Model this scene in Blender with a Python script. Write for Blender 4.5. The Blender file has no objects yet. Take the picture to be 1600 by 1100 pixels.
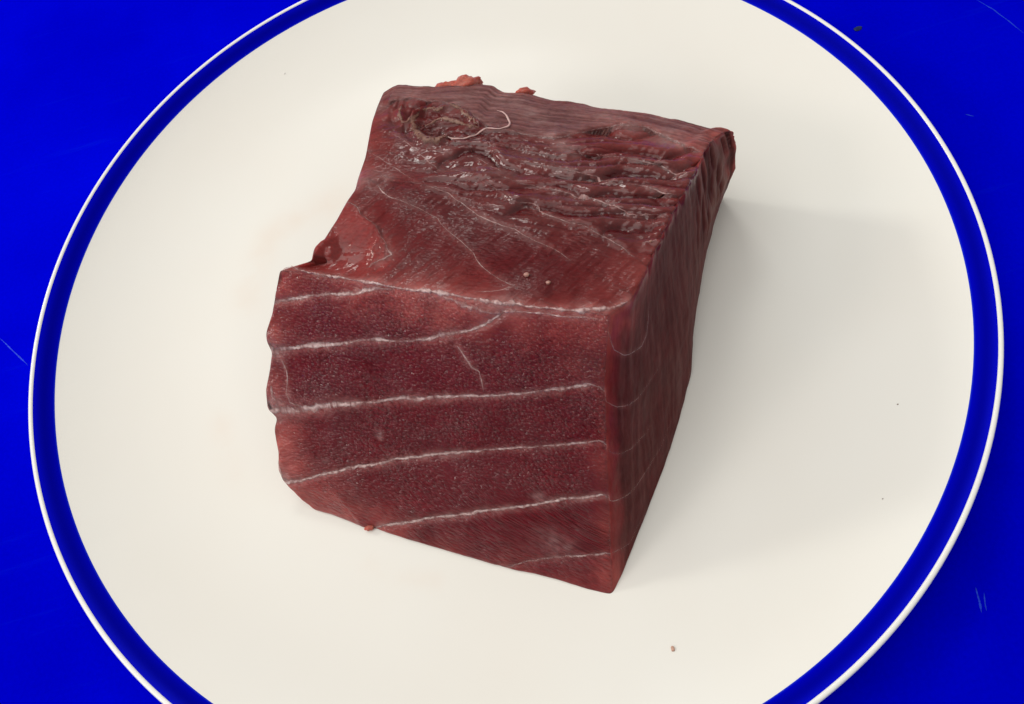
import bpy, math, random
import numpy as np
from mathutils import Matrix, Vector
from mathutils.bvhtree import BVHTree

# ---------------------------------------------------------------- camera, light, exposure
# All working lengths are centimetres; CM turns them into Blender metres.
CM = 0.01
scene = bpy.context.scene
COL = scene.collection

cam_data = bpy.data.cameras.new('camera')
cam = bpy.data.objects.new('camera', cam_data)
COL.objects.link(cam)
cam_data.sensor_width = 36.0
cam_data.lens = 36.0 * 1250 / 1600
cam_data.clip_start = 0.01
cam_data.clip_end = 20.0
PITCH, ROLL = 1.1112, -0.2886
cp, sp, cr, sr = math.cos(PITCH), math.sin(PITCH), math.cos(ROLL), math.sin(ROLL)
fwd = Vector((0, cp, -sp)); r0 = Vector((1, 0, 0)); u0 = Vector((0, sp, cp))
right = cr * r0 + sr * u0; up = -sr * r0 + cr * u0
cam.matrix_world = Matrix(((right.x, up.x, -fwd.x, 0.0992 * CM), (right.y, up.y, -fwd.y, -11.8391 * CM),
                           (right.z, up.z, -fwd.z, 20.1453 * CM), (0, 0, 0, 1)))
scene.camera = cam

world = bpy.data.worlds.new('World'); scene.world = world; world.use_nodes = True
bg = world.node_tree.nodes['Background']
bg.inputs['Color'].default_value = (1.0, 0.97, 0.92, 1)      # the room's own dim bounce light
bg.inputs['Strength'].default_value = 0.43

def area_lamp(name, loc, target, size, watts, colour):
    d = bpy.data.lights.new(name, 'AREA'); d.shape = 'RECTANGLE'
    d.size, d.size_y = size; d.energy = watts; d.color = colour
    o = bpy.data.objects.new(name, d); COL.objects.link(o)
    o.location = loc
    o.rotation_euler = (Vector(target) - Vector(loc)).to_track_quat('-Z', 'Y').to_euler()
    return o
area_lamp('window_light', (-0.62, -0.10, 0.40), (0, 0, 0.02), (0.17, 0.16), 1.0, (1.0, 0.93, 0.88))
area_lamp('side_light', (-0.54, 0.40, 0.36), (0, 0, 0.02), (0.11, 0.10), 1.3, (1.0, 0.98, 0.88))
area_lamp('ceiling_light', (-0.40, 0.10, 1.2), (0, 0, 0), (1.2, 1.1), 7.5, (1.0, 0.97, 0.92))
area_lamp('back_light', (0.02, 0.72, 0.80), (0, 0, 0), (0.26, 0.18), 1.5, (1.0, 0.98, 0.93))

vs = scene.view_settings
vs.view_transform = 'Standard'; vs.look = 'None'; vs.exposure = 0.0; vs.gamma = 1.0; vs.use_curve_mapping = False
scene.render.engine = 'CYCLES'
scene.cycles.use_denoising = True
scene.cycles.denoiser = 'OPENIMAGEDENOISE'
scene.cycles.max_bounces = 8

rng = np.random.default_rng(7)

# ---- measured outline and seam positions
EDGES = {
 'u_top_front': [[-4.695,-0.286,4.6],[-4.146,-0.509,4.621],[-3.409,-0.896,4.649],[-2.699,-1.343,4.678],[-1.869,-1.866,4.713],[-1.041,-2.278,4.748],[-0.126,-2.858,4.789],[0.656,-3.264,4.823],[1.423,-3.646,4.857],[1.99,-3.919,4.883],[2.343,-4.114,4.9]],
 't_top_right': [[2.343,-4.114,4.9],[2.947,-3.849,4.826],[3.434,-3.276,4.75],[3.976,-2.583,4.614],[4.548,-1.851,4.464],[5.174,-1.152,4.26],[5.753,-0.456,4.057],[6.359,0.288,3.759],[6.814,0.631,3.572],[7.235,0.692,3.4]],
 'u_top_back': [[-1.281,5.109,3.8],[-0.811,5.265,3.781],[-0.346,5.024,3.761],[0.154,4.796,3.74],[0.592,4.713,3.722],[1.186,4.525,3.697],[1.676,4.301,3.676],[1.835,4.004,3.664],[2.5,3.72,3.635],[3.033,3.317,3.609],[3.643,2.961,3.58],[4.311,2.54,3.548],[5.278,1.995,3.502],[5.987,1.522,3.466],[6.462,1.156,3.44],[6.709,0.938,3.426],[6.945,0.924,3.416],[7.235,0.692,3.4]],
 't_top_left': [[-4.695,-0.286,4.6],[-4.152,-0.269,4.6],[-3.863,-0.258,4.6],[-3.783,-0.039,4.6],[-3.709,0.126,4.6],[-3.511,0.176,4.594],[-3.293,0.486,4.568],[-3.101,0.708,4.549],[-2.748,1.235,4.508],[-2.492,1.546,4.464],[-2.373,1.914,4.422],[-2.094,2.564,4.343],[-1.891,3.309,4.22],[-1.754,3.881,4.091],[-1.561,4.454,3.958],[-1.281,5.109,3.8]],
 'v_front_left': [[-6.051,-4.807,0.3],[-6.406,-4.301,0.778],[-6.567,-4.039,1.02],[-6.563,-3.797,1.207],[-6.405,-3.457,1.487],[-6.364,-3.214,1.678],[-6.307,-2.978,1.867],[-6.124,-2.799,2.051],[-6.27,-2.572,2.278],[-6.128,-2.205,2.59],[-5.856,-1.889,2.907],[-5.63,-1.591,3.2],[-5.667,-1.366,3.4],[-5.596,-1.194,3.555],[-5.275,-0.952,3.864],[-5.016,-0.638,4.199],[-4.695,-0.286,4.6]],
 'v_front_right': [[0.727,-9.03,0.3],[0.984,-8.17,1.017],[1.284,-7.098,1.943],[1.573,-6.114,2.837],[1.846,-5.182,3.732],[2.091,-4.598,4.346],[2.343,-4.114,4.9]],
 'u_bot_front': [[-6.051,-4.807,0.3],[-5.654,-5.049,0.3],[-5.19,-5.38,0.3],[-4.784,-5.707,0.3],[-4.499,-5.826,0.3],[-3.747,-6.319,0.3],[-2.862,-6.879,0.3],[-1.999,-7.425,0.3],[-1.435,-7.782,0.3],[-1.001,-7.987,0.3],[-0.308,-8.392,0.3],[0.157,-8.713,0.3],[0.727,-9.03,0.3]],
 't_bot_right': [[0.727,-9.03,0.3],[1.093,-8.641,0.3],[1.857,-7.713,0.3],[2.875,-6.502,0.3],[3.735,-5.338,0.3],[4.433,-4.24,0.3],[4.973,-3.025,0.3],[5.415,-2.132,0.3],[6.099,-0.906,0.3],[6.742,0.08,0.3],[7.317,0.919,0.3]],
 'v_back_right': [[7.317,0.919,0.3],[7.417,0.841,0.991],[7.481,0.755,1.841],[7.409,0.719,2.691],[7.235,0.692,3.4]],
 'v_back_left': [[-0.781,4.809,0.3],[-1.281,5.109,3.8]],
 't_bot_left': [[-6.051,-4.807,0.3],[-2.516,-0.299,0.3],[-0.781,4.809,0.3]],
 'u_bot_back': [[-0.781,4.809,0.3],[7.317,0.919,0.3]],
}
# lines and spots on a face of the block, as (across/depth, height/depth) fractions of that face
LINES = {
 'ridge': ["top",[[0.0102,0.0,0.5,0.5],[0.004,0.0409,0.5,0.5],[0.0631,0.0117,0.4,0.6],[0.116,0.0,0.7,0.9],[0.1729,0.0029,0.9,1.0],[0.2151,0.0021,0.5,0.8],[0.2832,0.0,1.1,0.7],[0.324,0.0,0.9,0.9],[0.364,0.0,0.4,0.6],[0.404,0.0,0.5,0.8],[0.4616,0.0,0.7,1.0],[0.5073,0.0038,1.2,1.0],[0.5385,0.0,0.5,0.7],[0.58,0.0,0.4,0.6],[0.6556,0.0,0.8,0.9],[0.7058,0.003,0.9,0.9],[0.7403,0.0065,1.0,1.0],[0.7623,0.0,0.5,0.7],[0.8146,0.0018,0.5,0.7],[0.8678,0.0019,0.5,0.7],[0.9175,0.0068,0.9,0.9],[0.9456,0.018,0.8,0.9],[0.9768,0.029,0.6,0.7],[0.993,0.0544,0.5,0.8],[0.9977,0.0793,0.7,1.0]]],
 'under_ridge': ["front",[[0.521,0.9876,0.4,0.3],[0.5806,0.9787,0.7,0.5],[0.6203,0.9681,0.9,0.6],[0.681,0.9623,0.9,0.7],[0.7125,0.9754,0.6,0.6],[0.8201,0.981,0.4,0.7],[0.8557,0.979,0.5,1.0],[0.8874,0.9785,0.3,0.7],[0.9338,0.9818,0.3,0.4],[0.9863,0.9806,0.3,0.2]]],
 'seam_a': ["front",[[0.0,0.8815,0.7,0.6],[0.0496,0.8917,0.6,0.8],[0.109,0.91,0.6,0.9],[0.1286,0.9176,0.4,0.6],[0.1884,0.9323,0.5,0.8],[0.2482,0.9496,0.5,0.9],[0.2749,0.9646,0.6,0.9],[0.3256,0.9827,0.4,0.6],[0.3694,0.988,0.3,0.4]]],
 'seam_b': ["front",[[0.012,0.7244,0.5,0.4],[0.0116,0.6913,1.4,0.8],[0.0662,0.7052,0.7,0.7],[0.1362,0.7334,0.9,1.0],[0.1982,0.749,0.9,0.9],[0.2388,0.7591,0.6,0.7],[0.2935,0.7879,0.35,0.5],[0.3311,0.8,0.5,0.8],[0.3577,0.8067,0.8,1.0],[0.3888,0.8096,0.4,0.5],[0.4449,0.8198,0.35,0.5],[0.4993,0.8374,0.6,0.6],[0.536,0.8553,0.9,0.7],[0.5731,0.873,0.8,0.7],[0.6192,0.8927,0.4,0.7],[0.6456,0.9122,0.5,0.9],[0.6731,0.9327,0.6,0.9],[0.6828,0.9451,0.4,0.7],[0.7029,0.9632,0.3,0.5]]],
 'seam_c': ["front",[[0.0,0.4889,0.5,0.5],[0.008,0.4636,1.0,0.7],[0.0519,0.4664,1.4,0.9],[0.0933,0.4751,1.4,0.9],[0.1559,0.5003,1.1,0.9],[0.1979,0.5235,1.2,1.0],[0.2573,0.5425,0.9,0.9],[0.3147,0.5604,0.4,0.8],[0.3713,0.585,0.5,0.9],[0.4274,0.6077,0.8,1.0],[0.4837,0.6161,0.7,0.8],[0.5398,0.6327,0.6,1.0],[0.5962,0.6497,0.4,0.9],[0.6335,0.6618,0.5,0.9],[0.7068,0.679,0.4,0.8],[0.762,0.6926,0.4,0.6],[0.835,0.7142,0.45,0.9],[0.871,0.7296,0.7,0.8],[0.9232,0.7451,0.5,0.8],[0.9523,0.7561,0.5,0.9],[0.9676,0.7567,0.3,0.6],[0.9846,0.7528,0.3,0.5],[0.9987,0.7379,0.25,0.5]]],
 'seam_d': ["front",[[0.0,0.1727,0.8,0.6],[0.0229,0.1656,1.0,0.8],[0.0725,0.1892,0.6,0.8],[0.1078,0.2105,0.5,0.8],[0.1637,0.2438,0.5,0.9],[0.2252,0.2782,0.55,1.0],[0.2898,0.3079,0.6,1.0],[0.3534,0.336,0.5,0.9],[0.3957,0.3646,0.55,1.0],[0.4526,0.3839,0.5,1.0],[0.5077,0.4073,0.55,1.0],[0.5906,0.4405,0.45,0.9],[0.671,0.4739,0.35,0.6],[0.7071,0.4852,0.4,0.6],[0.7958,0.5079,0.4,0.6],[0.8835,0.5355,0.4,0.6],[0.9522,0.5561,0.4,0.7],[0.9796,0.5659,0.3,0.6],[0.9918,0.5617,0.25,0.5],[1.0,0.5469,0.2,0.4]]],
 'seam_e': ["front",[[0.2249,0.0091,0.4,0.6],[0.2805,0.0477,0.5,0.9],[0.3386,0.079,0.5,1.0],[0.3936,0.1099,0.5,1.0],[0.4706,0.1567,0.5,1.0],[0.535,0.1838,0.5,1.0],[0.5964,0.2119,0.55,1.0],[0.6536,0.241,0.55,1.0],[0.7093,0.2609,0.5,1.0],[0.7639,0.2783,0.45,0.9],[0.8195,0.3033,0.45,1.0],[0.8747,0.332,0.5,1.0],[0.9461,0.3572,0.4,1.0],[0.9777,0.3735,0.45,0.9],[0.99,0.372,0.3,0.7],[1.0,0.3587,0.25,0.6]]],
 'seam_f': ["front",[[0.6488,0.0,0.4,0.4],[0.7374,0.0518,0.4,0.5],[0.8209,0.0925,0.4,0.6],[0.8805,0.1201,0.5,0.6],[0.9371,0.1406,0.3,0.6],[0.9842,0.1583,0.3,0.6],[0.9994,0.1537,0.25,0.5]]],
 'nick': ["front",[[0.5861,0.8314,0.3,0.7],[0.6111,0.8006,0.45,0.7],[0.6379,0.7655,0.5,0.6],[0.6586,0.7569,0.3,0.5],[0.6638,0.7221,0.3,0.5],[0.6634,0.685,0.25,0.3]]],
 'left_fold': ["front",[[0.0392,0.6625,0.3,0.5],[0.0601,0.6213,0.3,0.7],[0.0691,0.5734,0.25,0.6],[0.0701,0.5388,0.3,0.6],[0.0808,0.5079,0.3,0.5],[0.1148,0.4945,0.3,0.5]]],
 'left_fold_low': ["front",[[0.0198,0.5665,0.4,0.5],[0.027,0.5182,0.7,0.6],[0.037,0.4812,0.8,0.6]]],
 'left_tip': ["front",[[0.0,0.2506,0.4,0.8],[0.0119,0.2278,0.5,0.8],[0.0103,0.1863,0.6,0.8]]],
 'side_a': ["right",[[0.0,0.9455,0.25,0.3],[0.0264,0.8665,0.25,0.5],[0.0679,0.8159,0.3,0.6],[0.1167,0.7749,0.3,0.6],[0.18,0.7284,0.3,0.6],[0.2158,0.7321,0.3,0.55],[0.2322,0.7706,0.25,0.5],[0.2368,0.8239,0.2,0.3]]],
 'side_b': ["right",[[0.0,0.7455,0.3,0.5],[0.0039,0.703,0.25,0.5],[0.0467,0.6459,0.25,0.5],[0.0869,0.6077,0.3,0.55],[0.1459,0.561,0.25,0.45],[0.2246,0.5258,0.2,0.3],[0.2822,0.5037,0.15,0.15]]],
 'side_c': ["right",[[0.0,0.5447,0.2,0.3],[0.0161,0.5133,0.2,0.3],[0.0517,0.4676,0.2,0.35],[0.1063,0.4171,0.2,0.35],[0.188,0.3487,0.2,0.3],[0.2301,0.3306,0.15,0.2]]],
 'side_d': ["right",[[0.0,0.3727,0.3,0.6],[0.0053,0.3485,0.3,0.6],[0.0575,0.291,0.25,0.5],[0.1265,0.227,0.25,0.45],[0.2069,0.1828,0.2,0.35],[0.2631,0.1524,0.15,0.2],[0.3472,0.1277,0.12,0.12]]],
 'side_e': ["right",[[0.0,0.1591,0.25,0.4],[0.0276,0.134,0.2,0.4],[0.0876,0.0582,0.2,0.35],[0.1235,0.0499,0.2,0.25],[0.174,0.0279,0.15,0.15]]],
 'flake_a': ["top",[[0.0,0.3863,0.4,0.6],[0.0558,0.3407,0.4,0.7],[0.0808,0.3083,0.3,0.5],[0.1467,0.2744,0.3,0.6],[0.1836,0.2263,0.4,0.6],[0.2185,0.1939,0.4,0.7],[0.252,0.1542,0.7,0.9],[0.2335,0.1373,0.9,0.9],[0.2011,0.1129,0.5,0.7],[0.1839,0.0987,0.2,0.3]]],
 'flake_b': ["top",[[0.0806,0.4418,0.5,0.6],[0.1115,0.4111,0.6,0.8],[0.1356,0.3948,0.4,0.7],[0.1934,0.3727,0.3,0.5],[0.2671,0.3418,0.25,0.4],[0.3281,0.3147,0.3,0.5],[0.3787,0.2802,0.3,0.55],[0.4336,0.2436,0.3,0.55],[0.4933,0.1978,0.35,0.6],[0.5322,0.1544,0.35,0.6],[0.5749,0.129,0.25,0.45],[0.6092,0.1128,0.25,0.4],[0.6603,0.0951,0.3,0.6]]],
 'flake_b_end': ["top",[[0.6603,0.0951,0.3,0.7],[0.6398,0.0653,0.3,0.8],[0.6175,0.0527,0.3,0.8],[0.5867,0.0363,0.2,0.3]]],
 'flake_c': ["top",[[0.1781,0.4645,0.2,0.2],[0.2472,0.4415,0.25,0.4],[0.3173,0.4227,0.4,0.5],[0.374,0.3992,0.3,0.6],[0.4436,0.3519,0.35,0.8],[0.472,0.3405,0.5,0.9],[0.5305,0.322,0.3,0.7],[0.5731,0.3143,0.3,0.6],[0.6118,0.2955,0.3,0.6],[0.6577,0.278,0.3,0.6],[0.7108,0.2575,0.3,0.6],[0.7483,0.2356,0.25,0.5],[0.7775,0.2158,0.2,0.3]]],
 'flake_d': ["top",[[0.2661,0.53,0.2,0.3],[0.3779,0.5167,0.25,0.4],[0.4838,0.4556,0.2,0.3],[0.5246,0.427,0.25,0.4],[0.5939,0.4242,0.5,0.7],[0.6267,0.4,0.7,0.6],[0.6836,0.3817,0.35,0.7],[0.7227,0.3673,0.3,0.6],[0.7617,0.3641,0.3,0.6],[0.8301,0.3277,0.3,0.6],[0.8966,0.2949,0.3,0.6],[0.9552,0.2489,0.2,0.4]]],
 'flake_e': ["top",[[0.433,0.5336,0.2,0.3],[0.5307,0.5088,0.25,0.4],[0.5807,0.5075,0.3,0.5],[0.6409,0.5036,0.35,0.6],[0.7019,0.4922,0.5,0.8],[0.7374,0.4882,0.5,0.9],[0.8014,0.4658,0.5,0.8],[0.8526,0.4483,0.5,0.8],[0.8757,0.4359,0.6,0.9],[0.9271,0.4423,0.25,0.4],[0.9779,0.4364,0.25,0.4],[1.0,0.4227,0.2,0.3]]],
 'flake_f': ["top",[[0.4285,0.6307,0.2,0.3],[0.5026,0.6124,0.2,0.3],[0.5628,0.6057,0.2,0.4],[0.6316,0.6041,0.3,0.5],[0.6908,0.5967,0.5,0.8],[0.7524,0.5784,0.4,0.6],[0.8145,0.5601,0.25,0.4],[0.8677,0.5708,0.3,0.4],[0.9189,0.5637,0.6,0.9],[0.9504,0.5473,0.6,0.9],[0.9846,0.5454,0.2,0.4]]],
 'flake_g': ["top",[[0.3992,0.6874,0.2,0.3],[0.4603,0.6757,0.2,0.3],[0.5406,0.666,0.2,0.3],[0.599,0.664,0.25,0.35],[0.6608,0.6964,0.25,0.4],[0.747,0.6922,0.25,0.4],[0.8368,0.6885,0.3,0.5],[0.9003,0.6863,0.5,0.8],[0.953,0.6555,0.5,0.8],[0.989,0.6598,0.2,0.4]]],
 'skin_edge': ["top",[[0.0424,0.8847,0.5,0.4],[0.1027,0.918,0.5,0.4],[0.204,0.8868,0.5,0.4],[0.3147,0.8033,0.4,0.4],[0.4263,0.7546,0.4,0.5],[0.5055,0.7523,0.4,0.5],[0.5778,0.7521,0.6,0.6],[0.6045,0.7717,0.4,0.5],[0.6681,0.8283,0.3,0.5],[0.7306,0.8684,0.5,0.7],[0.8069,0.8879,0.6,0.7],[0.843,0.8662,0.7,0.7],[0.9221,0.8306,0.6,0.6],[0.9606,0.8049,0.5,0.6],[0.9935,0.7917,0.5,0.4]]],
 'vein_a': ["top",[[0.0783,0.7,0.25,0.5],[0.1182,0.6706,0.3,0.6],[0.1512,0.633,0.3,0.6],[0.1753,0.6048,0.35,0.6],[0.2136,0.562,0.6,0.7],[0.2692,0.5184,0.25,0.4]]],
 'vein_b': ["top",[[0.0009,0.6442,0.3,0.6],[0.0458,0.5817,0.3,0.6],[0.0859,0.5513,0.2,0.4],[0.1349,0.5188,0.35,0.6],[0.1648,0.4926,0.2,0.4],[0.1995,0.4606,0.2,0.3]]],
 'vein_c': ["top",[[0.3431,0.7044,0.25,0.5],[0.3715,0.6916,0.3,0.7],[0.4125,0.6556,0.35,0.7]]],
 'vein_d': ["top",[[0.357,0.6156,0.2,0.5],[0.3811,0.5959,0.3,0.6],[0.4243,0.5654,0.4,0.8],[0.4546,0.5509,0.3,0.7]]],
 'vein_e': ["top",[[0.075,0.4566,0.2,0.4],[0.0833,0.4842,0.8,0.5],[0.1069,0.4686,0.7,0.4]]],
 'thread': ["top",[[0.2468,0.6823],[0.2679,0.6723],[0.2884,0.6681],[0.3034,0.673],[0.3178,0.681],[0.3323,0.7061],[0.3477,0.7324],[0.3688,0.7582],[0.3844,0.7558],[0.4,0.7534],[0.415,0.7543],[0.4257,0.7585],[0.4358,0.7688],[0.436,0.78],[0.4313,0.7968],[0.4252,0.8103],[0.415,0.8248],[0.4055,0.8356],[0.3948,0.8424],[0.3867,0.8457]]],
 'membrane_a': ["top",[[0.0865,0.8711,0.3],[0.0865,0.8358,0.9],[0.0916,0.802,1.0],[0.1045,0.7733,0.9],[0.1185,0.7707,0.7],[0.1278,0.7944,0.5],[0.1331,0.8256,0.4]]],
 'membrane_b': ["top",[[0.1605,0.8584,0.4],[0.1453,0.8343,0.8],[0.1366,0.8028,1.2],[0.1369,0.7647,1.5],[0.1473,0.7243,1.6],[0.1675,0.689,1.8],[0.1913,0.6584,1.9],[0.2196,0.6533,1.7],[0.237,0.6694,1.2],[0.2541,0.6855,0.6]]],
 'membrane_c': ["top",[[0.1375,0.8106,0.4],[0.1485,0.8385,0.8],[0.1698,0.848,1.0],[0.2028,0.8322,0.8],[0.2187,0.85,0.7],[0.2365,0.8564,0.9],[0.2577,0.8434,0.9],[0.2909,0.8082,0.8],[0.3146,0.7776,0.7],[0.3402,0.7698,0.4]]],
 'membrane_d': ["top",[[0.1678,0.7493,0.3],[0.1897,0.7597,0.7],[0.2182,0.7785,0.9],[0.2501,0.7695,0.9],[0.2828,0.7559,0.8],[0.317,0.7344,0.7],[0.3497,0.7487,0.3]]],
 'fold_a': ["front",[[0.4271,0.9737],[0.5422,0.9765],[0.6573,0.9763]]],
}
SPOTS = {
 'pale': [["front",0.8324,0.1545,4.0,0.3],["front",0.8738,0.1476,3.0,0.25],["top",0.2399,0.8485,2.0,0.6],["top",0.2482,0.8634,1.5,0.8],["top",0.8853,0.848,3.5,0.75],["top",0.9098,0.8358,2.5,0.7],["top",0.7675,0.871,2.5,0.5],["top",0.5987,0.7213,2.2,0.7],["top",0.6221,0.7002,2.0,0.6],["top",0.5656,0.756,2.0,0.5],["top",0.3801,0.9609,3.0,0.4],["top",0.4185,0.9335,2.5,0.45],["top",0.482,0.8718,3.0,0.4],["top",0.5177,0.8427,2.5,0.4],["top",0.0438,0.4673,3.0,0.6],["top",0.0982,0.4828,2.5,0.4],["top",0.1027,0.918,2.5,0.4],["top",0.0059,0.8893,2.5,0.35],["top",0.9649,0.8698,1.5,0.5],["top",0.8062,0.9741,3.0,0.35],["top",0.6918,0.9114,3.0,0.3],["top",0.2693,0.5962,2.0,0.3],["front",0.3502,0.4514,1.0,0.5],["front",0.3499,0.4368,0.8,0.45],["front",0.1666,0.298,0.7,0.4],["front",0.803,0.3255,1.5,0.4],["front",0.0,0.6955,3.0,0.5],["front",0.0265,0.4701,4.0,0.45],["front",0.0,0.1773,3.0,0.4],["top",0.696,0.0,3.0,0.4]],
 'warm': [["front",0.019,0.9585,7.0,0.6],["front",0.0221,0.7763,5.0,0.7],["front",0.0212,0.3296,6.0,0.9],["front",0.027,0.2438,6.0,0.8],["front",0.0,0.0568,9.0,0.8],["front",0.0956,0.0382,9.0,0.7],["front",0.26,0.0045,8.0,0.5],["front",0.0218,0.5668,4.0,0.6],["front",0.2646,0.9782,7.0,0.5],["front",0.4277,0.9693,6.0,0.7],["front",0.5448,0.9551,7.0,0.8],["front",0.6218,0.9552,6.0,0.7],["front",0.7699,0.9465,5.0,0.6],["front",0.8758,0.9537,5.0,0.6],["front",0.956,0.9337,5.0,0.4],["front",0.9605,0.9768,6.0,0.45],["right",0.9034,0.9956,3.0,0.7],["top",0.9976,0.9702,3.0,0.6],["top",0.1791,0.147,6.0,0.4],["top",0.0707,0.2676,7.0,0.35],["top",0.0224,0.5144,6.0,0.35],["top",0.0249,0.6745,7.0,0.25],["top",0.043,0.8064,6.0,0.35],["top",0.9636,0.0681,7.0,0.3],["top",0.9832,0.1938,6.0,0.4],["top",0.9402,0.8398,5.0,0.5],["top",0.9892,0.7606,5.0,0.5],["top",0.808,0.8196,8.0,0.25],["right",0.9827,0.5686,5.0,0.8],["right",0.9961,0.8135,4.0,0.9],["right",0.9809,0.921,3.0,0.6],["right",0.011,0.0484,6.0,0.6],["right",0.061,0.9438,6.0,0.6],["front",0.9277,0.8441,6.0,0.2],["front",0.9848,0.4988,3.0,0.3],["front",0.9863,0.2675,3.0,0.3],["front",0.477,0.0042,6.0,0.2],["front",0.6932,0.026,6.0,0.2],["front",0.8906,0.0234,6.0,0.2]],
 'wet': [["top",0.1441,0.6258,4.0,1.0],["top",0.2038,0.5772,4.0,1.0],["top",0.3206,0.5541,5.0,1.0],["top",0.3864,0.5597,4.0,1.0],["top",0.4403,0.5656,4.0,1.0],["top",0.5482,0.6283,3.0,1.0],["top",0.6483,0.6148,5.0,1.0],["top",0.7163,0.6074,4.0,1.0],["top",0.8066,0.5551,4.0,1.0],["top",0.7128,0.4876,4.0,1.0],["top",0.1033,0.7102,3.0,1.0],["top",0.8736,0.6529,4.0,1.0],["top",0.9646,0.6601,3.0,1.0],["top",0.5329,0.4055,4.0,1.0],["top",0.9166,0.4454,3.0,1.0],["top",0.8337,0.4358,3.0,1.0],["top",0.2607,0.6432,3.0,1.0],["top",0.3747,0.6722,3.0,1.0],["top",0.1208,0.1301,3.0,1.0],["top",0.0881,0.1368,3.0,1.0]],
 'dark': [["top",0.158,0.7513,2.2,1.0],["top",0.1948,0.7182,3.0,1.0],["top",0.2301,0.7159,2.5,0.9],["top",0.1202,0.7369,2.0,0.8],["top",0.0715,0.7647,2.5,0.7],["top",0.1197,0.8244,1.5,0.7],["top",0.1674,0.7532,4.0,0.7],["top",0.0352,0.8524,4.0,0.3],["top",0.1354,0.6922,3.0,0.4],["front",0.9715,0.8293,3.0,0.4]],
 'notch': [["top",0.0372,0.1319,6.0,1.0],["top",0.0798,0.1261,7.0,1.0],["top",0.1324,0.1239,7.0,1.0],["top",0.1844,0.1234,5.0,0.7],["top",0.0822,0.1635,6.0,0.6]],
 'lump': [["top",0.0443,0.4641,3.0,1.0],["top",0.0122,0.1609,2.2,2.2],["top",0.0248,0.1767,2.4,2.0],["top",0.0472,0.1552,2.0,1.6]],
 'crumb': [["top",0.7477,0.1198,1.0],["top",0.677,0.1431,1.1],["top",0.9768,0.3181,0.6],["front",0.793,0.7698,0.9]],
 'scrap': [["front",0.208,0.0045,0.9],["back",0.18,1.0,2.2],["back",0.24,1.0,3.2],["back",0.412,1.0,2.0]],
}
# small things lying on the plate and board, in cm
FLAT = {
 'plate_crumb': [[1.673,-10.511,0.3]],
 'drop': [[-8.42,9.457,0.9]],
 'speck': [[-4.616,10.29,0.6],[8.839,-6.63,0.6],[7.415,-8.708,0.6],[-7.402,-4.479,0.6],[3.185,1.624,0.6]],
 'board_spot': [[13.783,5.759,0.0]],
 'scratch1': [[-15.074,3.669,0.0],[-14.644,3.061,0.0],[-14.119,2.321,0.0]],
 'scratch2': [[8.776,-11.049,0.0],[8.719,-11.358,0.0],[8.636,-11.596,0.0]],
 'scratch3': [[8.914,-11.193,0.0],[8.803,-11.455,0.0],[8.761,-11.588,0.0]],
 'scratch4': [[17.641,5.508,0.0],[17.908,4.933,0.0],[18.075,4.349,0.0],[18.232,3.692,0.0]],
 'scratch5': [[15.131,1.448,0.0],[15.328,1.292,0.0]],
 'scratch6': [[-15.466,16.737,0.0],[-13.921,15.821,0.0],[-12.912,15.27,0.0]],
 'faint': [[11.066,-5.937,0.5],[10.509,-6.034,0.5],[9.796,-6.445,0.5],[9.166,-6.872,0.5]],
 'smear': [[-3.733,4.847,0.35],[-5.017,4.671,0.35],[-6.124,4.185,0.35],[-6.759,3.185,0.35],[-7.082,2.12,0.35]],
 'smear2': [[-8.241,-1.563,0.35],[-8.226,-2.35,0.35],[-8.027,-3.075,0.35]],
 'smear3': [[-4.795,-6.587,0.35],[-4.061,-7.094,0.35],[-3.306,-7.425,0.35]],
}

# ---------------------------------------------------------------- tuna block: base lattice
NU, NT, NV = 250, 220, 220          # cells across, in depth, in height

def resample(pts, n):
    p = np.array(pts, float)
    s = np.concatenate([[0], np.cumsum(np.linalg.norm(np.diff(p, axis=0), axis=1))])
    t = np.linspace(0, s[-1], n + 1)
    return np.stack([np.interp(t, s, p[:, k]) for k in range(3)], 1)

def coons(c0, c1, d0, d1):
    """c0,c1 run along u at v=0,1; d0,d1 run along v at u=0,1 -> grid [u][v]"""
    nu, nv = len(c0), len(d0)
    u = np.linspace(0, 1, nu)[:, None, None]; v = np.linspace(0, 1, nv)[None, :, None]
    r = (1 - v) * c0[:, None] + v * c1[:, None] + (1 - u) * d0[None] + u * d1[None]
    return r - ((1-u)*(1-v)*c0[0] + u*(1-v)*c0[-1] + (1-u)*v*c1[0] + u*v*c1[-1])

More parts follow.
